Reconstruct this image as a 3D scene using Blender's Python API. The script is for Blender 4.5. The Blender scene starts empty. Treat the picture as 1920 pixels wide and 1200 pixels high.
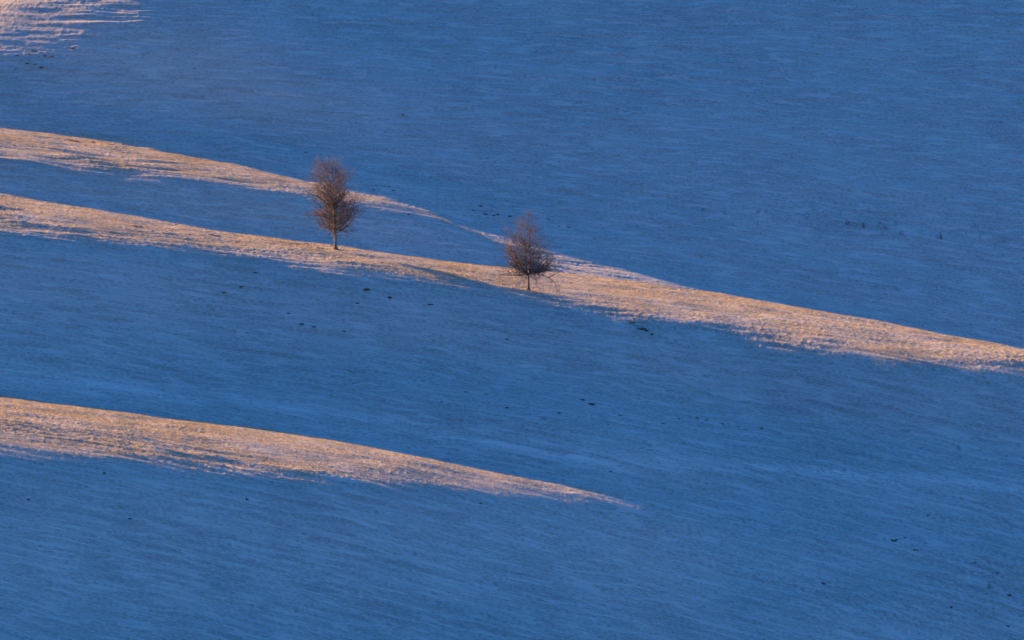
import bpy, bmesh, math, random
import numpy as np
from mathutils import Vector, Matrix

# ------------------------------------------------------------------ camera, sky, sun, exposure
scene = bpy.context.scene
D0 = 900.0; MPP = 0.065; FPX = D0 / MPP; PITCH = math.atan(0.2)
CP, SP = math.cos(PITCH), math.sin(PITCH)
cam_d = bpy.data.cameras.new("camera"); cam = bpy.data.objects.new("camera", cam_d)
scene.collection.objects.link(cam); scene.camera = cam
cam.location = (0, 0, 0)
cam.rotation_euler = (math.pi / 2 - PITCH, 0, 0)
cam_d.sensor_fit = 'HORIZONTAL'; cam_d.sensor_width = 36.0
cam_d.lens = 36.0 * FPX / 1920.0
cam_d.clip_start = 1.0; cam_d.clip_end = 20000.0

SUN_PSI = 0.5400          # sun stands to the left, this far beyond the line across the view
SUN_TAN = 0.2959          # tangent of its height
SUN_EL = math.atan(SUN_TAN)
SKY_STRENGTH = 0.06
SKY_TINT = (0.33, 0.72, 1.0, 1)      # deep winter blue overhead
SKY_LOW = (0.12, 0.36, 0.66, 1)       # dusky band near the horizon
SUN_STRENGTH = 4.0
SUN_COLOR = (1.0, 0.50, 0.13)
EXPOSURE = 1.82
sun_d = bpy.data.lights.new("sun", 'SUN'); sun = bpy.data.objects.new("sun", sun_d)
scene.collection.objects.link(sun)
sun_d.energy = SUN_STRENGTH; sun_d.angle = math.radians(0.5); sun_d.color = SUN_COLOR
to_sun = Vector((-math.cos(SUN_PSI) * math.cos(SUN_EL), math.sin(SUN_PSI) * math.cos(SUN_EL), math.sin(SUN_EL)))
sun.rotation_euler = to_sun.to_track_quat('Z', 'Y').to_euler()

world = bpy.data.worlds.new("World"); scene.world = world; world.use_nodes = True
wn = world.node_tree; wn.nodes.clear()
wo = wn.nodes.new('ShaderNodeOutputWorld'); wb = wn.nodes.new('ShaderNodeBackground')
sky = wn.nodes.new('ShaderNodeTexSky'); sky.sky_type = 'NISHITA'; sky.sun_disc = False
sky.sun_elevation = SUN_EL; sky.sun_rotation = math.atan2(to_sun.x, to_sun.y)
sky.altitude = 900; sky.air_density = 1.0; sky.dust_density = 0.3; sky.ozone_density = 3.0
wm = wn.nodes.new('ShaderNodeMix'); wm.data_type = 'RGBA'; wm.blend_type = 'MULTIPLY'
wm.inputs[0].default_value = 1.0
wtc = wn.nodes.new('ShaderNodeTexCoord'); wsx = wn.nodes.new('ShaderNodeSeparateXYZ'); wn.links.new(wtc.outputs['Generated'], wsx.inputs[0])
wr = wn.nodes.new('ShaderNodeValToRGB'); wn.links.new(wsx.outputs[2], wr.inputs[0]); wn.links.new(wr.outputs[0], wm.inputs[7])
wr.color_ramp.elements[0].position = 0.0; wr.color_ramp.elements[0].color = SKY_LOW
wr.color_ramp.elements[1].position = 0.55; wr.color_ramp.elements[1].color = SKY_TINT
wn.links.new(sky.outputs[0], wm.inputs[6]); wn.links.new(wm.outputs[2], wb.inputs[0])
wb.inputs[1].default_value = SKY_STRENGTH
wn.links.new(wb.outputs[0], wo.inputs[0])
scene.view_settings.view_transform = 'Standard'; scene.view_settings.look = 'None'
scene.view_settings.exposure = EXPOSURE; scene.view_settings.gamma = 1.0
scene.view_settings.use_curve_mapping = False

# ------------------------------------------------------------------ shape of the hillside
def px2ray(px,py):
    a=(px-960)/FPX; b=(600-py)/FPX
    yy=CP+b*SP; zz=-SP+b*CP
    return a/yy, zz/yy          # U, m
def ray2px(U,m):
    b=(m*CP+SP)/(CP-m*SP); yy=CP+b*SP
    return 960+U*yy*FPX, 600-b*FPX
def curve(pts,blur=45):
    xs=np.arange(-3000,5000,10.0)
    p=np.array(pts,float)
    s0=(p[1,1]-p[0,1])/(p[1,0]-p[0,0]); s1=(p[-1,1]-p[-2,1])/(p[-1,0]-p[-2,0])
    ys=np.interp(xs,p[:,0],p[:,1])
    ys=np.where(xs<p[0,0],p[0,1]+s0*(xs-p[0,0]),ys); ys=np.where(xs>p[-1,0],p[-1,1]+s1*(xs-p[-1,0]),ys)
    n=int(blur/10*3); k=np.exp(-.5*(np.arange(-n,n+1)*10/blur)**2); k/=k.sum()
    yp=np.pad(ys,n,mode='reflect',reflect_type='odd'); ys=np.convolve(yp,k,'valid')
    return lambda x: np.interp(x,xs,ys)
C1=curve([(0,240),(130,258),(200,268),(400,300),(500,320),(575,342),(640,357),(760,384),(900,426),(1000,450),(1200,485),(1920,600)])
L1=curve([(0,302),(200,322),(400,345),(570,364),(700,381),(800,402),(900,440),(1000,468),(1200,503),(1920,618)])
C2=curve([(0,362),(200,393),(400,430),(640,463),(800,486),(950,501),(1050,512),(1200,529),(1300,544),(1500,577),(1700,613),(1920,655)],25)
L2=curve([(0,440),(200,455),(500,487),(800,527),(990,553),(1130,585),(1300,617),(1600,668),(1920,706)])
C3=curve([(0,743),(200,767),(400,792),(640,826),(800,858),(900,880),(1050,905),(1200,935),(1500,988),(1920,1050)])
L3=curve([(0,845),(200,868),(500,893),(800,912),(1000,932),(1200,952),(1500,1006),(1920,1068)])
def sm(a,b,x):
    t=np.clip((x-a)/(b-a),0,1); return t*t*(3-2*t)

F3=curve([(0,712),(400,752),(850,822),(1300,872),(1920,918)])
def tc2(px): return 870-0.30*(px-960)*MPP
def pchip(tk,yk,T):
    """monotone cubic; tk,yk (n,K), T (m,) -> (n,m)"""
    h=np.diff(tk,axis=1); d=np.diff(yk,axis=1)/h
    w1=2*h[:,1:]+h[:,:-1]; w2=h[:,1:]+2*h[:,:-1]
    with np.errstate(all='ignore'):
        hm=(w1+w2)/(w1/d[:,:-1]+w2/d[:,1:])
    inner=np.where(d[:,:-1]*d[:,1:]>0,hm,0)
    D=np.concatenate([d[:,:1],inner,d[:,-1:]],1)
    out=np.empty((tk.shape[0],len(T)))
    for i in range(tk.shape[0]):
        k=np.clip(np.searchsorted(tk[i],T)-1,0,tk.shape[1]-2)
        hh=h[i,k]; s=(T-tk[i,k])/hh
        a=yk[i,k]; b=yk[i,k+1]
        v=(2*s**3-3*s**2+1)*a+(s**3-2*s**2+s)*hh*D[i,k]+(-2*s**3+3*s**2)*b+(s**3-s**2)*hh*D[i,k+1]
        lo=s<0; hi=s>1
        v=np.where(lo,a+D[i,k]*(T-tk[i,k]),v); v=np.where(hi,b+D[i,k+1]*(T-tk[i,k+1]),v)
        out[i]=v
    return out
K=0.0665
def mix(a,b,s): return a+(b-a)*s
PRM=dict(hs=0.52,hb=0.19,hfoot=0.36,htop=0.46,dip2=2.4,dip1=1.6,dip3=1.8,e2=0.0,H2=30.,H2r=30.,H1=20.,H3=20.)
CTRL=[-900,-500,-150,150,450,750,1050,1350,1650,1950,2400]
def basis(px):
    B=[]
    for i in range(len(CTRL)):
        e=np.zeros(len(CTRL)); e[i]=1
        xs=np.arange(-3000,5000,20.0); y=np.interp(xs,CTRL,e)
        n=18; k=np.exp(-.5*(np.arange(-n,n+1)*20/100)**2); k/=k.sum()
        B.append(np.interp(px,xs,np.convolve(np.pad(y,n,mode='edge'),k,'valid')))
    return np.array(B)
NK=19
def knots(px,A=None,P=PRM):
    X=(px-960)*MPP
    s1=1-sm(350,1050,px); s2=1-0.45*np.exp(-((px-1110)/110)**2); s3=1-sm(650,1400,px)
    pc=np.clip(px,-900,2900)
    c1,l1,c2,l2,c3,l3,f3=[f(pc) for f in (C1,L1,C2,L2,C3,L3,F3)]
    lin=np.clip(px/1000,-.3,1.3)
    t=880+P['e2']*X; up=[(t,c2)]
    H=P['H2']+P['H2r']*lin
    up.append((t+H*.5,c2+P['dip2']/K*s2)); t=t+H; up.append((t,c2))
    t=t+(c2-l1)*K/P['hs']; up.append((t,l1))
    t=t+(l1-c1)*K/mix(P['hs'],P['hb'],s1); up.append((t,c1))
    H=P['H1']*s1+3; r=3*0.3/K*(1-s1)
    up.append((t+H*.5,c1+P['dip1']/K*s1-r*.5)); t=t+H; up.append((t,c1-r)); y2=c1-r
    for dy,h in ((60,.38),(160,P['htop']),(200,P['htop']),(300,.46),(500,.46)):
        t=t+dy*K/h; y2=y2-dy; up.append((t,y2))
    t=880+P['e2']*X; dn=[]
    t=t-(l2-c2)*K/P['hb']; dn.append((t,l2))
    t=t-(f3-l2)*.5*K/P['hs']; dn.append((t,(l2+f3)/2)); t=t-(f3-l2)*.5*K/P['hs']; dn.append((t,f3))
    r=3*0.35/K*(1-s3)
    t=t-(c3-f3-r)*K/P['hfoot']; dn.append((t,c3-r))
    H=P['H3']*s3+3
    dn.append((t-H*.5,c3+P['dip3']/K*s3-r*.5)); t=t-H; dn.append((t,c3))
    t=t-(l3-c3)*K/mix(P['hs'],P['hb'],s3); dn.append((t,l3))
    hb=mix(.64,.5,np.clip(px/1500,0,1))
    t=t-(1150-l3)*K/hb; dn.append((t,np.full_like(px,1150.)))
    t=t-400*K/hb; dn.append((t,np.full_like(px,1550.)))
    allk=dn[::-1]+up; dn_n=len(dn)
    tk=np.stack([a for a,b in allk],1); yk=np.stack([b+0*px for a,b in allk],1)
    if A is not None:
        tk=tk+(np.asarray(A)@basis(px)).T
        # keep the steps positive
        d=np.maximum(np.diff(tk,axis=1),0.8); j=dn_n
        right=tk[:,j:j+1]+np.cumsum(d[:,j:],1); left=tk[:,j:j+1]-np.cumsum(d[:,:j][:,::-1],1)[:,::-1]
        tk=np.concatenate([left,tk[:,j:j+1],right],1)
    return tk,yk
PXT=np.arange(-1300,2801,20.0)
def terrain(U,T,sig=3.2,A=None):
    U=np.asarray(U,float); px=960+U*CP*FPX
    tt,yy=knots(PXT,A)
    n=8; g=np.exp(-.5*(np.arange(-n,n+1)/2.6)**2); g/=g.sum()
    ttp=np.pad(tt,((n,n),(0,0)),mode='edge')
    tt=sum(g[i]*ttp[i:i+len(PXT)] for i in range(2*n+1))
    yk=np.stack([np.interp(px,PXT,yy[:,k]) for k in range(yy.shape[1])],1)
    tk=np.stack([np.interp(px,PXT,tt[:,k]) for k in range(yy.shape[1])],1)
    dt=T[1]-T[0]
    Y=pchip(tk,yk,T)
    if sig:
        n=int(sig*3/dt); g=np.exp(-.5*(np.arange(-n,n+1)*dt/sig)**2); g/=g.sum()
        Yp=np.pad(Y,((0,0),(n,n)),mode='reflect',reflect_type='odd')
        Y=np.apply_along_axis(lambda r:np.convolve(r,g,'valid'),1,Yp)
    _,m=px2ray(px[:,None],Y)
    return m*T[None,:]

def vnoise(x, y, seed):
    """smooth value noise, -1..1"""
    xi = np.floor(x).astype(np.int64); yi = np.floor(y).astype(np.int64)
    fx = x - xi; fy = y - yi
    fx = fx * fx * fx * (fx * (fx * 6 - 15) + 10); fy = fy * fy * fy * (fy * (fy * 6 - 15) + 10)
    def h(a, b):
        n = (a * 374761393 + b * 668265263 + seed * 974634777) & 0xffffffff
        n = ((n ^ (n >> 13)) * 1274126177) & 0xffffffff
        n = n ^ (n >> 16)
        return (n & 0xffffff) / float(0x7fffff) - 1.0
    a = h(xi, yi); b = h(xi + 1, yi); c = h(xi, yi + 1); d = h(xi + 1, yi + 1)
    return (a * (1 - fx) + b * fx) * (1 - fy) + (c * (1 - fx) + d * fx) * fy

def relief(x, y, zs):
    """snow and tussock relief in metres"""
    # wind and cattle terraces run across the slope, bending with it
    wx = x + 3.0 * vnoise(x / 23, y / 23, 5); hh = zs + 0.2 * y
    wy = 1.7 * (hh + (0.145 - 0.0032 * hh) * x) + 0.10 * y + 0.7 * vnoise(x / 19, y / 19, 6)
    wy = wy + 0.25 * vnoise(x / 5, y / 5, 16)
    amp = 0.85 + 0.40 * vnoise(x / 13, y / 16, 11)
    r = 0.13 * vnoise(x / 9.0, y / 6.5, 1) + 0.07 * vnoise(x / 4.1, y / 3.0, 2)
    s = 0.085 * vnoise(wx / 8.0, wy / 1.25, 3) + 0.095 * vnoise(wx / 5.2, wy / 0.70 + 40, 4) + 0.055 * vnoise(wx / 2.8, wy / 0.40 + 90, 14)
    n3 = vnoise(wx / 9.0, wy / 2.6, 8)
    s = s + 0.06 * np.maximum(n3, 0) ** 2
    relief.flow = wy
    # tussocks
    g = vnoise(x / 0.55, y / 0.50, 7)
    g2 = vnoise(x / 0.28, y / 0.36, 9)
    pat = 0.65 + 0.45 * vnoise(x / 6, y / 5, 10)
    t = 0.050 * np.maximum(g, 0) * pat + 0.034 * g2 * pat
    g5 = vnoise(x / 0.40, y / 0.45, 19)
    t = t + 0.10 * np.maximum(g5 - 0.45, 0)
    return r + (s + t) * amp

BEST = np.array([-0.05,-0.76,-4.10,-6.44,-4.87,-1.29,-3.83,-8.31,0.21,-0.13,-2.40,4.55,3.25,3.43,6.32,6.90,8.74,2.00,2.27,14.98,13.63,5.93,4.48,4.72,-8.07,-4.67,-3.97,0.52,4.93,14.89,16.25,10.09,3.37,-0.13,-0.72,22.77,16.38,14.42,15.82,16.90,15.78,13.73,9.16,0.98,1.95,9.58,9.73,5.79,7.87,4.09,2.22,18.14,14.90,9.77,1.63,1.38,0.51,-0.57,-0.68,-4.17,13.98,10.17,19.73,15.60,13.10,2.67,-0.18,-0.33,-3.67,1.09,2.36,3.09,0.83,12.69,11.25,7.24,1.42,7.56,-9.72,-3.38,0.68,3.46,4.53,11.27,21.71,15.15,6.50,1.53,0.90,-4.64,-8.24,-8.20,-6.84,-8.15,4.46,10.63,5.15,0.38,-3.27,2.09,8.48,10.74,10.70,1.27,13.68,28.69,28.82,21.58,-0.99,-1.27,-0.24,0.29,-2.85,-6.18,-9.76,-4.98,-1.40,-0.11,0.06,0.08,0.04,-0.43,-1.77,-3.16,-0.09,-1.54,-6.61,-5.83,-5.40,-0.80,-0.10,0.13,1.07,5.86,-1.98,-1.27,-4.80,-6.15,-5.22,2.31,0.81,0.23,-0.05,4.68,15.45,15.96,21.12,10.11,7.57,-1.69,0.73,-0.11,-0.04,0.18,-0.35,4.80,1.94,7.89,2.87,7.74,3.84,-0.57,-0.60,-0.23,0.14,-0.04,-0.16,-4.17,-3.81,-7.17,-4.21,-2.69,0.37,0.35,0.05,-0.25,-3.45,-4.06,-6.00,-5.39,-3.92,-0.31,0.04,-0.37,0.18,-0.12,-0.05,-2.74,-6.18,-0.46,-13.85,-14.03,-2.85,0.14,-0.20,-0.10,-0.02,-0.00,-0.11,-14.07,-10.03,-2.54,-2.41,0.17,0.91,-0.21,0.31,0.01,0.02,-0.98,1.28,0.59,-0.86,-0.01,0.36,0.61,-0.17,0.06,-0.06,0.01,0.14,0.53,-0.32,-0.25,0.02,-0.18,-0.01,0.15,0.05,-0.04,0.01]).reshape(21, len(CTRL))
XC, YC = -74.0, 984.0      # where the shoulder on the upper left begins
GK9 = np.exp(-.5 * (np.arange(-30, 31) / 9.0) ** 2); GK9 /= GK9.sum()
def ground_grid(U, T):
    """height of the smooth hillside for bearings U (x/y) and distances T (y)"""
    Tn = T[(T >= 690) & (T <= 1080)]
    Tf = np.arange(640.0, 1140.0, 1.0)
    Uc = np.clip(U, (-1100 - 960) / FPX / CP, (2600 - 960) / FPX / CP)
    Zf = terrain(Uc, Tf, A=BEST)
    Z = np.zeros((len(U), len(T)))
    s0 = (Zf[:, 41] - Zf[:, 40]); s1 = Zf[:, -60] - Zf[:, -61]
    for i in range(len(U)):
        # beyond the surveyed part the hill eases into valley floor and plateau
        z = np.interp(T, Tf, Zf[i])
        # where the upper rib dies out the hollow behind it is filled in
        zs = np.interp(T, Tf[30:-30], np.convolve(Zf[i], GK9, 'valid')); x = U[i] * T
        z = z + (zs - z) * sm(-5, 7, x) * sm(45, 25, x) * sm(924, 938, T) * sm(992, 974, T)
        lo = T < 680; d = 680 - T
        z0 = Zf[i, 40]
        zl = z0 - s0[i] * 60 * (1 - np.exp(-d / 60)) + (-20 - z0 + s0[i] * 60) * sm(360, 680, d)
        hi = T > 1080; d2 = T - 1080
        zh = Zf[i, 440] + s1[i] * 120 * (1 - np.exp(-d2 / 120))
        z = np.where(lo, zl, np.where(hi, zh, z))
        # the shoulder high on the left rounds over towards the sun
        x = U[i] * T
        q = (T - (YC + 0.2 * (x - XC))) / 4.0
        z = z - 0.075 * 4.0 * (np.logaddexp(0, np.clip(q, -40, 60)) - np.logaddexp(0, np.clip(q - 9, -40, 60))) * sm(-66, -76, x) * (T > 900)
        z = z + 0.14 * 4.0 * (np.logaddexp(0, np.clip((T - 982) / 4.0, -40, 60)) - np.logaddexp(0, np.clip((T - 1022) / 4.0, -40, 60))) * np.exp(-((x + 43) / 12.0) ** 2)
        z = z - 5.5 * sm(-72, -105, x) * sm(925, 975, T) * sm(1100, 1040, T)
        z = z - 1.0 * np.exp(-((T - 948) / 12.0) ** 2) * sm(-14, -2, x) * sm(32, 2, x)
        # an unseen high spur, added off to the left, keeps the valley below in shade
        qq = x * math.sin(SUN_PSI) + T * math.cos(SUN_PSI)
        Z[i] = z + 300 * sm(-140, -340, x) * sm(608, 570, qq) * sm(-1500, -900, x)
    return Z

def spot(px, py):
    """the place on the hillside seen at that point of the picture"""
    U = (px - 960) / FPX / CP
    for _ in range(2):
        T = np.arange(690, 1080, 0.5); Z = ground_grid(np.array([U, U + 1e-5]), T)[0]
        Z = Z + relief(U * T, T, Z)
        M = np.maximum.accumulate(Z / T)
        _, m = px2ray(px, py)
        j = int(np.clip(np.searchsorted(M, m), 1, len(T) - 1))
        u2, _ = px2ray(px, py); U = u2
    y = float(T[j]); return Vector((U * y, y, float(Z[j])))

def link(o, parent=None):
    scene.collection.objects.link(o)
    if parent is not None: o.parent = parent
    return o
def tag(o, label=None, cat=None, group=None, kind=None):
    if label: o["label"] = label
    if cat: o["category"] = cat
    if group: o["group"] = group
    if kind: o["kind"] = kind
    return o

# ------------------------------------------------------------------ materials
def new_mat(name):
    m = bpy.data.materials.new(name); m.use_nodes = True
    nt = m.node_tree; b = nt.nodes['Principled BSDF']; return m, nt, b
def nd(nt, typ, **kw):
    n = nt.nodes.new(typ)
    for k, v in kw.items():
        if k.startswith('i_'): n.inputs[int(k[2:])].default_value = v
        else: setattr(n, k, v)
    return n

snow, nt, b = new_mat("frosted_meadow")
b.inputs['Roughness'].default_value = 0.75
b.inputs['Specular IOR Level'].default_value = 0.15
tc = nd(nt, 'ShaderNodeTexCoord')
mp = nd(nt, 'ShaderNodeMapping'); mp.inputs['Scale'].default_value = (0.55, 1.25, 1.0)
aflow = nd(nt, 'ShaderNodeAttribute', attribute_name='flow')
nt.links.new(aflow.outputs['Vector'], mp.inputs[0])
n1 = nd(nt, 'ShaderNodeTexNoise'); n1.inputs['Scale'].default_value = 3.6; n1.inputs['Detail'].default_value = 5.0; n1.inputs['Roughness'].default_value = 0.7
n2 = nd(nt, 'ShaderNodeTexNoise'); n2.inputs['Scale'].default_value = 0.10; n2.inputs['Detail'].default_value = 4.0
mp3 = nd(nt, 'ShaderNodeMapping'); mp3.inputs['Scale'].default_value = (0.20, 1.35, 1.0)
nt.links.new(aflow.outputs['Vector'], mp3.inputs[0])
n3 = nd(nt, 'ShaderNodeTexNoise'); n3.inputs['Scale'].default_value = 1.0; n3.inputs['Detail'].default_value = 6.0; n3.inputs['Roughness'].default_value = 0.68; n3.inputs['Distortion'].default_value = 0.25
nt.links.new(mp.outputs[0], n1.inputs[0]); nt.links.new(tc.outputs['Object'], n2.inputs[0]); nt.links.new(mp3.outputs[0], n3.inputs[0])
at = nd(nt, 'ShaderNodeAttribute', attribute_name='sunlit_straw')
# straw shows through in specks: threshold fine noise by the sunlit-band mask, sun's gold put into the colour
add = nd(nt, 'ShaderNodeMath', operation='MULTIPLY_ADD', i_1=1.0, i_2=0.0)
def math_(op, a, b_=None, c=None, clamp=False):
    m = nd(nt, 'ShaderNodeMath', operation=op, use_clamp=clamp)
    for k, v in enumerate((a, b_, c)):
        if v is None: continue
        if isinstance(v, (int, float)): m.inputs[k].default_value = v
        else: nt.links.new(v, m.inputs[k])
    return m.outputs[0]
f1 = math_('SUBTRACT', n1.outputs[0], 0.5); f3 = math_('SUBTRACT', n3.outputs[0], 0.5)
f2 = math_('SUBTRACT', n2.outputs[0], 0.5)
s = math_('MULTIPLY_ADD', f1, 4.5, math_('MULTIPLY_ADD', f3, 1.6, math_('MULTIPLY', f2, 0.9)))
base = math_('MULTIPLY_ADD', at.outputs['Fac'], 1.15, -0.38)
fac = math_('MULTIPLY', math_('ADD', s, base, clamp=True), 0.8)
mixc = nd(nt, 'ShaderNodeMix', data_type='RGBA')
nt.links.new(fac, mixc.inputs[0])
# pale track along the foot: smooth snow, flatter ground's extra skylight put into the colour
atr = nd(nt, 'ShaderNodeAttribute', attribute_name='track')
mixt = nd(nt, 'ShaderNodeMix', data_type='RGBA'); nt.links.new(atr.outputs['Fac'], mixt.inputs[0])
mixt.inputs[6].default_value = (0.72, 0.74, 0.76, 1); mixt.inputs[7].default_value = (0.92, 0.92, 0.93, 1)
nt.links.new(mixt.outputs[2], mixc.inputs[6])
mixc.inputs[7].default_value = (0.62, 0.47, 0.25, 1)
# frost is thin on the steep little faces: grass shows there
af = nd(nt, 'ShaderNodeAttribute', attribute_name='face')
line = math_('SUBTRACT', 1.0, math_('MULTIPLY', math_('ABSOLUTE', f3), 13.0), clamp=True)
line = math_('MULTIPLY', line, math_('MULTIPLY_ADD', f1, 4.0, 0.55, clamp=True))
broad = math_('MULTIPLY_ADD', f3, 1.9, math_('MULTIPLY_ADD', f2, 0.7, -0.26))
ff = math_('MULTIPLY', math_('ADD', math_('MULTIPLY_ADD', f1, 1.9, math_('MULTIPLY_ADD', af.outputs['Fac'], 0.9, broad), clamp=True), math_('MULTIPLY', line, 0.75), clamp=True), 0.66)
mix2 = nd(nt, 'ShaderNodeMix', data_type='RGBA')
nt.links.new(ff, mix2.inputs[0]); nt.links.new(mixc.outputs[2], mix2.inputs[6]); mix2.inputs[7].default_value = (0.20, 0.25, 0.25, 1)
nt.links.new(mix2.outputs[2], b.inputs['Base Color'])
bump = nd(nt, 'ShaderNodeBump'); bump.inputs['Strength'].default_value = 1.0; bump.inputs['Distance'].default_value = 0.05
nb = nd(nt, 'ShaderNodeTexNoise'); nb.inputs['Scale'].default_value = 5.0; nb.inputs['Detail'].default_value = 4.0; nb.inputs['Roughness'].default_value = 0.65
nt.links.new(mp.outputs[0], nb.inputs[0])
nt.links.new(nb.outputs[0], bump.inputs['Height']); nt.links.new(bump.outputs[0], b.inputs['Normal'])

def simple_mat(name, c1, c2, scale=6.0, rough=0.9):
    m, nt, b = new_mat(name)
    tc = nd(nt, 'ShaderNodeTexCoord'); n = nd(nt, 'ShaderNodeTexNoise'); n.inputs['Scale'].default_value = scale; n.inputs['Detail'].default_value = 4
    nt.links.new(tc.outputs['Object'], n.inputs[0])
    r = nd(nt, 'ShaderNodeValToRGB'); r.color_ramp.elements[0].position = .35; r.color_ramp.elements[1].position = .65
    r.color_ramp.elements[0].color = (*c1, 1); r.color_ramp.elements[1].color = (*c2, 1)
    nt.links.new(n.outputs[0], r.inputs[0]); nt.links.new(r.outputs[0], b.inputs['Base Color'])
    b.inputs['Roughness'].default_value = rough; b.inputs['Specular IOR Level'].default_value = 0.2
    return m
bark = simple_mat("bark", (0.09, 0.075, 0.07), (0.28, 0.25, 0.23), 5.0)
twigm = simple_mat("twig_bark", (0.13, 0.108, 0.12), (0.29, 0.25, 0.26), 2.5)
leafm = simple_mat("withered_leaves", (0.22, 0.15, 0.11), (0.60, 0.50, 0.44), 3.0)
earth = simple_mat("bare_earth", (0.07, 0.06, 0.045), (0.20, 0.17, 0.13), 5.0)
stalkm = simple_mat("dry_stalk", (0.10, 0.055, 0.035), (0.20, 0.12, 0.07), 3.0)

# ------------------------------------------------------------------ the snowy hillside, one sheet to the horizon
def build_ground():
    pu = np.arange(-40, 1960.1, 1.80)
    outl = -40 - np.cumsum(2.0 * 1.055 ** np.arange(150)); outr = 1960 + np.cumsum(2.0 * 1.055 ** np.arange(150))
    lim = 1.6 * FPX
    outl = outl[outl > -lim][::-1]; outr = outr[outr < lim]
    U = (np.concatenate([outl, pu, outr]) - 960) / FPX / CP
    tn = np.arange(706, 1052, 0.22)
    lo = 706 - np.cumsum(0.5 * 1.07 ** np.arange(80)); lo = lo[lo > 2][::-1]
    hi = 1052 + np.cumsum(0.5 * 1.06 ** np.arange(120)); hi = hi[hi < 9000]
    T = np.concatenate([lo, tn, hi])
    Z = ground_grid(U, T)
    X = U[:, None] * T[None, :]; Y = np.broadcast_to(T[None, :], X.shape)
    # thin-covered crests, with the golden sun of the lit bands put into the colour
    core = (T >= 706) & (T <= 1052)
    Zt = np.gradient(Z, T, axis=1)
    dx = 1
    tt, yy = knots(PXT, BEST); pxu = 960 + U * CP * FPX
    sunlit_straw = np.zeros_like(Z)
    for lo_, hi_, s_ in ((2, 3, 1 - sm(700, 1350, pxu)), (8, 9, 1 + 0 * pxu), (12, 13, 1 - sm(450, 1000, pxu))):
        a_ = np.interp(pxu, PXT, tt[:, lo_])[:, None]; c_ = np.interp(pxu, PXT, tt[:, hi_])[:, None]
        sunlit_straw = np.maximum(sunlit_straw, sm(-3, 7, T[None, :] - a_) * sm(9, -2, T[None, :] - c_) * s_[:, None])
    gw = np.zeros_like(Z)
    for lo_, hi_, s_ in ((2, 3, 1 - sm(700, 1350, pxu)), (8, 9, 1 + 0 * pxu), (12, 13, 1 - sm(450, 1000, pxu))):
        a_ = np.interp(pxu, PXT, tt[:, lo_])[:, None]; c_ = np.interp(pxu, PXT, tt[:, hi_])[:, None]
        gw = np.maximum(gw, sm(-14, 3, T[None, :] - a_) * sm(9, -2, T[None, :] - c_) * s_[:, None])
    sunlit_straw = sunlit_straw * (0.75 + 0.35 * vnoise(X / 7, Y / 9, 31))
    R = relief(X, Y, Z)
    fade = np.clip((T - 600) / 100, 0, 1) * np.clip((1160 - T) / 100, 0, 1)
    fu = np.clip(1 - (np.abs((U * FPX * CP)) - 1100) / 400, 0, 1)
    flow = relief.flow
    tr_ = np.interp(pxu, PXT, tt[:, 6])[:, None]
    track = np.exp(-((T[None, :] - tr_ - 0.8) / (1.5 + 1.5 * sm(900, 300, pxu)[:, None])) ** 2) * np.clip(0.55 + 0.6 * vnoise(X / 9, flow / 0.9, 41), 0, 1)
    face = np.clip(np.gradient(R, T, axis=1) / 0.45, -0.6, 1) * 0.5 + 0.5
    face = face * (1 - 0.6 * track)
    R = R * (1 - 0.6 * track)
    Z = Z + R * fade[None, :] * fu[:, None]
    nu, ntt = X.shape
    co = np.empty((nu * ntt, 3), np.float32); co[:, 0] = X.ravel(); co[:, 1] = Y.ravel(); co[:, 2] = Z.ravel()
    i = np.arange(nu - 1)[:, None] * ntt; j = np.arange(ntt - 1)[None, :]
    a = (i + j).ravel(); quads = np.stack([a, a + ntt, a + ntt + 1, a + 1], 1).astype(np.int32)
    me = bpy.data.meshes.new("ground")
    me.vertices.add(len(co)); me.vertices.foreach_set('co', co.ravel())
    me.loops.add(len(quads) * 4); me.loops.foreach_set('vertex_index', quads.ravel())
    me.polygons.add(len(quads)); me.polygons.foreach_set('loop_start', np.arange(0, len(quads) * 4, 4, dtype=np.int32))
    me.polygons.foreach_set('loop_total', np.full(len(quads), 4, np.int32))
    me.polygons.foreach_set('use_smooth', np.ones(len(quads), bool))
    me.update(calc_edges=True)
    att = me.attributes.new('sunlit_straw', 'FLOAT', 'POINT'); att.data.foreach_set('value', sunlit_straw.astype(np.float32).ravel())
    fl = np.zeros((nu * ntt, 3), np.float32); fl[:, 0] = X.ravel(); fl[:, 1] = flow.ravel()
    att3 = me.attributes.new('flow', 'FLOAT_VECTOR', 'POINT'); att3.data.foreach_set('vector', fl.ravel())
    att4 = me.attributes.new('track', 'FLOAT', 'POINT'); att4.data.foreach_set('value', np.clip(track, 0, 1).astype(np.float32).ravel())
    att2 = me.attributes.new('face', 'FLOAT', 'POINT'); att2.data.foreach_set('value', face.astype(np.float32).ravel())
    me.materials.append(snow)
    o = bpy.data.objects.new("ground", me); link(o); tag(o, kind="structure")
    return U, T, X, Y, Z, gw, track
GU, GT, GX, GY, GZ, GS, GK = build_ground()

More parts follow.
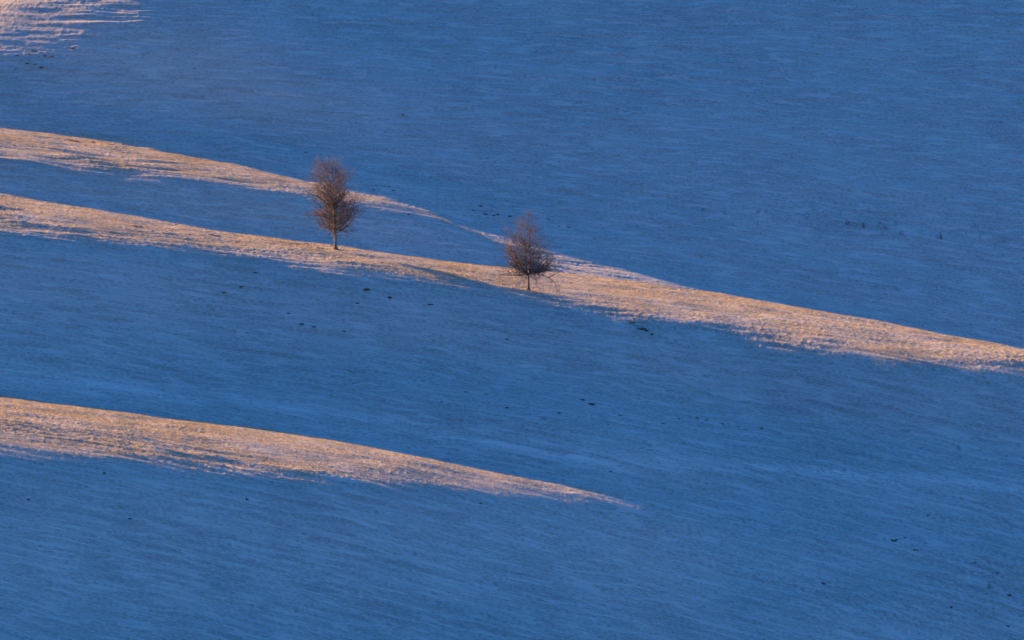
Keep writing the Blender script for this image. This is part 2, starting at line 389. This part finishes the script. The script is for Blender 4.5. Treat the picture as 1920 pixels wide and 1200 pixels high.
# ------------------------------------------------------------------ frosted grass standing out of the snow
def build_grass():
    rng = np.random.default_rng(5)
    P = []
    for n, ridge in ((430000, True), (200000, False)):
        i = rng.integers(40, len(GU) - 40, n * 3); j = rng.integers(0, len(GT) - 1, n * 3)
        ok = (GT[j] > 706) & (GT[j] < 1052) & (np.abs(GU[i]) < 0.0735)
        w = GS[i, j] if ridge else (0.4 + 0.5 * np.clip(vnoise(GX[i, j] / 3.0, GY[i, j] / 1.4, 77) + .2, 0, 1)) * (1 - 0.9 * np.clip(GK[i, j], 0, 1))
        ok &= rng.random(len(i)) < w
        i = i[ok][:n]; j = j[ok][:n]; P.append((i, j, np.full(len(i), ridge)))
    i = np.concatenate([p[0] for p in P]); j = np.concatenate([p[1] for p in P]); rd = np.concatenate([p[2] for p in P])
    a = rng.random(len(i)); b_ = rng.random(len(i))
    def lerp(G): return (G[i, j] * (1 - a) + G[i + 1, j] * a) * (1 - b_) + (G[i, j + 1] * (1 - a) + G[i + 1, j + 1] * a) * b_
    x, y, z = lerp(GX), lerp(GY), lerp(GZ)
    n = len(x); V_ = np.zeros((n, 2, 3, 3), np.float32)
    for k in range(2):
        h = np.where(rd, rng.uniform(.05, .13, n), rng.uniform(.04, .12, n)); an = rng.uniform(0, np.pi, n)
        wd = rng.uniform(.008, .024, n); ox = rng.normal(0, .03, n); oy = rng.normal(0, .03, n)
        lx = rng.normal(0, .35, n) * h; ly = rng.normal(0, .35, n) * h
        cx, cy = np.cos(an) * wd, np.sin(an) * wd
        V_[:, k, 0] = np.stack([x + ox - cx, y + oy - cy, z - .02], 1)
        V_[:, k, 1] = np.stack([x + ox + cx, y + oy + cy, z - .02], 1)
        V_[:, k, 2] = np.stack([x + ox + lx, y + oy + ly, z + h], 1)
    V_ = V_.reshape(-1, 3); nf = len(V_) // 3
    me = bpy.data.meshes.new("grass"); me.vertices.add(len(V_)); me.vertices.foreach_set('co', V_.ravel())
    me.loops.add(nf * 3); me.loops.foreach_set('vertex_index', np.arange(nf * 3, dtype=np.int32))
    me.polygons.add(nf); me.polygons.foreach_set('loop_start', np.arange(0, nf * 3, 3, dtype=np.int32)); me.polygons.foreach_set('loop_total', np.full(nf, 3, np.int32))
    me.update(calc_edges=True); me.materials.append(grassm)
    o = link(bpy.data.objects.new("frosted_grass", me))
    tag(o, "short frosted pale-yellow grass poking out of the thin snow", "grass", None, "stuff")
grassm = simple_mat("frosted_grass", (0.48, 0.36, 0.17), (0.86, 0.70, 0.46), 1.2, 0.8)
build_grass()

# ------------------------------------------------------------------ trees
class Tubes:
    def __init__(s): s.v = []; s.f = []
    def tube(s, pts, rads, n=4):
        base = len(s.v); m = len(pts)
        up = Vector((0.3, 0.5, 0.81))
        for k, p in enumerate(pts):
            d = (pts[min(k + 1, m - 1)] - pts[max(k - 1, 0)])
            if d.length < 1e-6: d = Vector((0, 0, 1))
            d.normalize(); a = d.cross(up if abs(d.dot(up)) < .95 else Vector((1, 0, 0))).normalized(); c = d.cross(a)
            for q in range(n):
                an = 2 * math.pi * q / n
                s.v.append(p + (a * math.cos(an) + c * math.sin(an)) * rads[k])
        for k in range(m - 1):
            for q in range(n):
                A = base + k * n + q; B = base + k * n + (q + 1) % n
                s.f.append((A, B, B + n, A + n))
        s.f.append(tuple(base + (m - 1) * n + q for q in range(n)))
    def leaf(s, p, rng, size):
        a = Vector((rng.uniform(-1, 1), rng.uniform(-1, 1), rng.uniform(-1, 1))).normalized()
        c = a.cross(Vector((rng.uniform(-1, 1), rng.uniform(-1, 1), rng.uniform(-1, 1)))).normalized()
        b0 = len(s.v); s.v += [p - a * size, p + c * size * .6, p + a * size, p - c * size * .6]; s.f.append((b0, b0 + 1, b0 + 2, b0 + 3))
    def build(s, name, mat, parent):
        me = bpy.data.meshes.new(name); me.from_pydata([tuple(v) for v in s.v], [], s.f); me.materials.append(mat)
        for p in me.polygons: p.use_smooth = True
        o = bpy.data.objects.new(name, me); return link(o, parent)

def wander(p, d, L, n, rng, jit, lift):
    pts = [p.copy()]; d = d.normalized()
    for k in range(n):
        d = (d + Vector((rng.gauss(0, jit), rng.gauss(0, jit), rng.gauss(0, jit) + lift))).normalized()
        p = p + d * (L / n); pts.append(p.copy())
    return pts

def make_tree(name, base, H, stems, env, z0, seed, nprim, label, lean=0.0, lowdroop=0.0, leafn=1.0, hp=.85, up0=.22):
    """env(h, side) gives the crown half width at relative height h towards a side (-1 left, 1 right)"""
    rng = random.Random(seed)
    root = bpy.data.objects.new(name, None); root.location = base; root.empty_display_size = 1; link(root)
    tag(root, label, "tree", "bare trees on the lit ridge")
    tr = Tubes(); br = Tubes(); tw = Tubes(); lf = Tubes()
    # roots flare and stems
    prim = []
    for (pts, rads) in stems:
        tr.tube(pts, rads, 8)
    for k in range(5):
        a = k * 1.256 + .4; d = Vector((math.cos(a), math.sin(a), 0))
        r0 = stems[0][1][0]
        tr.tube([Vector((0, 0, .30)) + d * r0 * .3, d * r0 * 1.15 + Vector((0, 0, .06)), d * r0 * 2.0 + Vector((0, 0, -.12))], [r0 * .5, r0 * .38, r0 * .15], 5)
    def stem_at(st, z):
        pts, rads = st
        for k in range(len(pts) - 1):
            if pts[k].z <= z <= pts[k + 1].z or k == len(pts) - 2:
                f = (z - pts[k].z) / max(pts[k + 1].z - pts[k].z, 1e-3); f = min(max(f, 0), 1)
                return pts[k].lerp(pts[k + 1], f), rads[k] * (1 - f) + rads[k + 1] * f
    for q in range(nprim):
        st = stems[rng.randrange(len(stems))] if len(stems) > 1 else stems[0]
        zt = st[0][-1].z
        h = (q + rng.random()) / nprim; h = h ** hp
        z = z0 + (zt - z0) * h * 0.985
        if z < st[0][0].z + .3: st = stems[0]
        p, r = stem_at(st, z)
        az = q * 2.399 + rng.gauss(0, .35)
        side = math.cos(az)
        # upright near the top, spreading below
        rel = (z) / H
        up = up0 + 0.85 * max(0, rel - .15) ** 1.15 + rng.gauss(0, .10)
        if rel < .28: up = up - lowdroop
        # the branch ends where it meets the crown outline a bit higher up
        d = Vector((math.cos(az), math.sin(az), up)).normalized()
        L = 0.3
        while L < 7:
            e = p + d * L
            hw = 1.2 * env(min(e.z / H, 1.0), side * 1.0)
            if math.hypot(e.x - lean * e.z, e.y) > hw or e.z > H: break
            L += .1
        L *= rng.uniform(.66, 1.12)
        if L < .35: L = .35
        rb = min(max(r * .66, .016), 0.018 + L * .020)
        n = max(4, int(L / .45))
        bp = wander(p, d, L, n, rng, .17, .05 + (0.05 if rel < .28 and lowdroop else 0))
        br.tube(bp, [rb * (1 - .82 * k / n) for k in range(n + 1)], 5)
        # secondaries
        ns = int(4 + L * 3.7)
        for k in range(ns):
            f = 0.10 + .90 * (k + rng.random()) / ns
            x = f * n; i = min(int(x), n - 1); sp = bp[i].lerp(bp[i + 1], x - i)
            bd = (bp[i + 1] - bp[i]).normalized()
            sd = Vector((rng.gauss(0, 1), rng.gauss(0, 1), rng.gauss(.25, .8))).normalized()
            dd = (bd * .6 + sd * .9).normalized()
            sl = (0.30 + .42 * L * (1 - f * .72)) * rng.uniform(.5, 1.05)
            sl = min(sl, 1.7)
            m = 4; pp = wander(sp, dd, sl, m, rng, .24, .05)
            rs = max(0.0075, rb * .52 * (1 - .55 * f))
            (br if rs > .011 else tw).tube(pp, [rs * (1 - .7 * t / m) for t in range(m + 1)], 3)
            nt_ = int(2 + sl * 3.8)
            for t in range(nt_):
                g = .15 + .85 * (t + rng.random()) / nt_; x2 = g * m; i2 = min(int(x2), m - 1)
                tp = pp[i2].lerp(pp[i2 + 1], x2 - i2); td = (pp[i2 + 1] - pp[i2]).normalized()
                dd2 = (td * .8 + Vector((rng.gauss(0, .7), rng.gauss(0, .7), rng.gauss(.2, .6)))).normalized()
                tl = rng.uniform(.16, .50)
                p3 = wander(tp, dd2, tl, 2, rng, .15, .03)
                tw.tube(p3, [.0062, .005, .003], 3)
                if rng.random() < leafn:
                    lf.leaf(p3[rng.randrange(1, 3)], rng, rng.uniform(.025, .048))
    tr.build("trunk", bark, root); br.build("branches", bark, root)
    c = tw.build("crown", twigm, root)
    lf.build("withered_leaves", leafm, c)
    return root

def interp_env(tab):
    hs = [t[0] for t in tab]; l = [t[1] for t in tab]; r = [t[2] for t in tab]
    def env(h, side):
        a = float(np.interp(h, hs, l)); b_ = float(np.interp(h, hs, r))
        w = .5 + .5 * side
        return a * (1 - w) + b_ * w
    return env

V = Vector
pL = spot(629, 468); pR = spot(991, 544)
# left tree: one stout bole, a high rounded top and a wider, ragged lower crown
stemsL = [([V((0, 0, -.15)), V((.01, 0, .8)), V((-.02, .02, 1.9)), V((0, .03, 3.0)), V((-.08, .05, 4.3)), V((-.12, .03, 5.4))], [.23, .17, .15, .135, .115, .10]),
          ([V((-.12, .03, 5.4)), V((-.42, .06, 6.6)), V((-.72, .1, 8.0)), V((-1.0, .1, 9.6)), V((-1.15, .1, 10.6))], [.095, .075, .05, .028, .01]),
          ([V((-.10, .03, 5.0)), V((.16, -.05, 6.3)), V((.45, -.1, 7.8)), V((.60, -.1, 9.2)), V((.65, 0, 10.2))], [.07, .06, .045, .025, .01]),
          ([V((-.2, .04, 5.8)), V((-1.1, .3, 7.2)), V((-1.9, .3, 8.6)), V((-2.2, .2, 9.8))], [.055, .045, .032, .014]),
          ([V((-.1, .04, 5.6)), V((-.15, -.4, 7.4)), V((-.3, -.6, 9.0)), V((-.35, -.4, 10.6))], [.055, .045, .032, .014]),
          ([V((0, .03, 3.4)), V((-.7, .2, 4.6)), V((-1.45, .2, 5.9)), V((-1.95, .1, 7.2))], [.065, .05, .035, .015]),
          ([V((0, .0, 3.0)), V((.75, -.2, 4.0)), V((1.45, -.3, 5.0)), V((2.0, -.2, 6.2))], [.06, .05, .033, .015])]
envL = interp_env([(.13, .6, .6), (.17, 2.6, 1.7), (.22, 3.6, 3.1), (.30, 3.0, 3.4), (.38, 2.7, 3.2), (.5, 3.2, 3.0), (.6, 3.4, 2.8), (.7, 3.4, 2.3), (.8, 3.5, 2.2), (.9, 3.4, 2.0), (.97, 2.8, 1.5), (1.0, 1.6, .8)])
make_tree("bare_tree", pL, 10.9, stemsL, envL, 1.85, 7, 120, "taller bare tree with a rounded top on one stout trunk, left on the lit ridge", lowdroop=.12, leafn=.8)
stemsR = [([V((0, 0, -.15)), V((.02, 0, .6)), V((0, .02, 1.3)), V((.02, .0, 1.9))], [.17, .125, .11, .115]),
          ([V((.04, 0, 1.85)), V((.22, .05, 2.5)), V((.20, .05, 3.6)), V((.14, 0, 5.2)), V((.16, 0, 7.0)), V((.05, 0, 8.4)), V((-.05, 0, 9.4))], [.09, .085, .075, .06, .042, .022, .008]),
          ([V((-.04, 0, 1.85)), V((-.26, -.05, 2.5)), V((-.30, -.05, 3.6)), V((-.34, 0, 4.8)), V((-.45, .1, 6.2)), V((-.42, 0, 7.6))], [.075, .07, .06, .045, .028, .008])]
envR = interp_env([(.18, .9, 1.0), (.22, 2.0, 2.2), (.27, 3.3, 3.5), (.35, 3.9, 3.7), (.45, 3.7, 3.1), (.55, 3.4, 2.7), (.65, 3.1, 2.2), (.75, 2.5, 1.8), (.85, 1.8, 1.3), (.93, 1.25, .9), (1.0, .6, .3)])
make_tree("bare_tree", pR, 9.7, stemsR, envR, 2.1, 21, 88, "smaller bare tree with a forked trunk and pointed crown, right on the lit ridge", leafn=.45, hp=.92, up0=.30)

# ------------------------------------------------------------------ dark clods of earth in the snow
def lump_mesh(seed, w, d, h):
    rng = random.Random(seed); bm = bmesh.new()
    bmesh.ops.create_icosphere(bm, subdivisions=3, radius=1)
    ph = [rng.uniform(0, 6.28) for _ in range(6)]
    for v in bm.verts:
        a = math.atan2(v.co.y, v.co.x)
        j = 1 + .22 * math.sin(2 * a + ph[0]) + .16 * math.sin(3 * a + ph[1]) + .10 * math.sin(5 * a + ph[2]) + rng.uniform(-.10, .10)
        zz = v.co.z * (.75 + .3 * math.sin(v.co.x * 4 + ph[3]) * math.sin(v.co.y * 3 + ph[4]))
        v.co = Vector((v.co.x * w * .5 * j, v.co.y * d * .5 * j, zz * h - .05))
    me = bpy.data.meshes.new("earth_clod"); bm.to_mesh(me); bm.free(); me.materials.append(earth); return me
def clods(group, what, where, pts):
    pts = sorted(pts)
    words = ["first", "second", "third", "fourth", "fifth", "sixth", "seventh", "eighth", "ninth", "tenth", "eleventh", "twelfth", "thirteenth", "fourteenth"]
    for k, (px, py, s) in enumerate(pts):
        p = spot(px, py)
        me = lump_mesh(int(px * 7 + py), s * .68, s * .5, .05 + s * .08)
        o = bpy.data.objects.new("earth_clod", me); o.location = p; o.rotation_euler = (0, 0, (px * 13 % 10) / 10 * .8 - .4 - .1); link(o)
        size = "large" if s > 1.25 else ("small" if s > .75 else "tiny")
        if len(pts) == 1: lab = f"{size} {what} {where}"
        else: lab = f"{size} {what} {where}, {words[k]} from the left"
        tag(o, lab, "earth clod", group)
clods("dark clods below the right tree", "dark clod", "below the right tree", [(827,756,.6),(873,735,1.0),(911,740,1.0),(937,750,.8),(951,767,.9),(1019,786,.9),(1046,776,1.1),(1042,791,.7),(1090,751,1.1),(1108,759,1.6),(1108,780,.5),(1084,784,.5),(1152,776,.7),(1161,780,1.1)])
clods("dark clods in the shaded hollow on the right", "dark clod", "in the right hollow's thin line", [(1139,796,.6),(1210,794,.6),(1241,795,.9),(1272,787,.8),(1270,795,.6),(1305,786,.9),(1323,790,.7),(1354,795,.9),(1385,800,.7),(1427,803,.8),(1460,813,.5)])
clods("dark clods beside the right tree's top", "dark clod", "just left of the right tree's top", [(887,396,.7),(899,387,1.0),(908,402,1.4),(920,395,.6),(926,404,.9),(933,404,1.0),(955,406,.9),(962,389,.6)])
clods("dark clods behind the right tree", "dark clod", "right of the right tree's crown", [(1027,411,.9),(1047,427,.6),(1066,427,.9),(1078,431,.9)])
clods("dark clods in the top left corner", "dark clod", "on the upper left slope", [(135,91,1.1),(119,87,.7),(64,98,1.0),(54,105,.8),(31,104,.8),(84,104,.8),(96,110,.9),(50,121,.8),(66,123,.7),(77,126,.9),(27,132,.7)])
clods("dark marks along the left crest", "bare earth bank", "along the uppermost lit strip's crest", [(130,263,1.5),(142,265,1.4),(172,267,1.1),(206,271,1.5),(24,273,1.1)])
clods("dark marks within the lit ridge", "dark clod", "inside the lit strip left of both trees", [(251,425,1.2),(262,426,1.1),(395,441,1.1),(406,443,1.1)])
clods("dark clods under the left tree's ridge", "dark clod", "on the shaded slope below the left tree", [(419,553,.8),(452,538,.8),(477,515,.9),(541,588,.7),(566,607,.9),(587,615,.8),(644,626,.8),(670,572,.8),(687,545,1.5),(730,559,1.1),(805,575,1.0),(951,636,.7)])
clods("dark clods under the lit strip on the right", "dark clod", "just below the lit strip's middle", [(1185,607,1.3),(1202,621,1.5),(1212,623,1.0),(1222,628,.9)])
clods("dark clods right of the left tree's top", "dark clod", "just right of the left tree's crown", [(700,356,1.0),(728,352,.6),(737,357,.9),(765,403,.9)])
clods("dark clods low on the right", "dark clod", "on the lower right slope", [(1542,1095,1.0),(1657,1010,.6),(1676,1015,1.4),(1695,1009,.7),(1715,1034,1.1),(1739,967,.7),(1782,1141,1.0),(1827,1055,.7),(1869,1078,.8),(1891,1117,1.2),(1888,1174,1.1)])
clods("dark specks on the lower left slope", "dark clod", "on the shaded slope low on the left", [(52,936,.6),(194,891,.7),(242,973,.8),(461,940,.8),(900,945,.8),(1144,886,.7),(1257,927,.7)])
clods("dark specks on the upper slope", "dark clod", "high on the wide shaded slope", [(222,91,.7),(364,133,.7),(755,219,.8),(1157,205,.6),(660,237,.5),(553,275,.6),(573,288,.7)])

# ------------------------------------------------------------------ dry weeds
def weed(rng, tb, base, h, n, spread):
    for k in range(5 if n > 4 else 0):
        a = k * 1.256; tb.tube([base + Vector((0, 0, -.05)), base + Vector((math.cos(a) * spread * .5, math.sin(a) * spread * .5, .03)), base + Vector((math.cos(a) * spread, math.sin(a) * spread, -.05))], [.02, .02, .01], 3)
    for k in range(n):
        a = rng.uniform(0, 6.28); r = rng.random() * spread
        p = base + Vector((math.cos(a) * r, math.sin(a) * r, -.04))
        pts = wander(p, Vector((rng.gauss(0, .16), rng.gauss(0, .16), 1)), h * rng.uniform(.7, 1.35), 4, rng, .05, .02)
        tb.tube(pts, [.011, .010, .008, .006, .004], 3)
        for q in range(4):
            i = rng.randrange(1, 4); pp = wander(pts[i], Vector((rng.gauss(0, .7), rng.gauss(0, .7), .7)), h * .25, 2, rng, .1, .05)
            tb.tube(pp, [.006, .005, .004], 3)
rng = random.Random(3)
for k, (px, py, h, n, lab) in enumerate([(1764,448,.85,16,"darkest clump of dry brown stalks in the weed patch on the right slope"),
        (1588,424,.75,10,"leftmost tall clump of dry stalks in the weed patch on the right slope"),
        (1618,428,.85,9,"tall thin clump of dry stalks near the middle of the weed patch"),
        (1660,429,.60,8,"low clump of reddish stalks in the middle of the weed patch"),
        (1690,441,.60,12,"wide low clump of dry stalks left of the darkest weed clump"),
        (1421,400,.45,8,"small tuft of dry stalks left of the weed patch"),
        (1317,396,.40,6,"lone tiny tuft of dry stalks right of the smaller tree"),
        (1857,1105,.8,14,"upright tuft of reddish stalks low in the right corner"),
        (1796,845,.6,5,"thin lone tuft of stalks above the pale track near the right edge")]):
    p = spot(px, py); tb = Tubes(); weed(rng, tb, Vector((0, 0, 0)), h, n, .35)
    o = tb.build("dry_weed", stalkm, None); o.location = p
    tag(o, lab, "dry weeds", "clumps of dry weeds")
tb = Tubes()
for k in range(230):
    px = 1350 + 560 * rng.random(); cy = 395 + (px - 1350) * .10; py = cy + rng.gauss(0, 17)
    if rng.random() < .35 and px < 1500: continue
    weed(rng, tb, spot(px, py), rng.uniform(.25, .6), rng.randrange(1, 4), .5)
for k in range(70):
    px = rng.uniform(0, 1920); py = rng.uniform(20, 1180)
    weed(rng, tb, spot(px, py), rng.uniform(.12, .3), 2, .3)
o = tb.build("dry_grass", stalkm, None); tag(o, "sparse dry grass stems poking through the snow", "dry grass", None, "stuff")
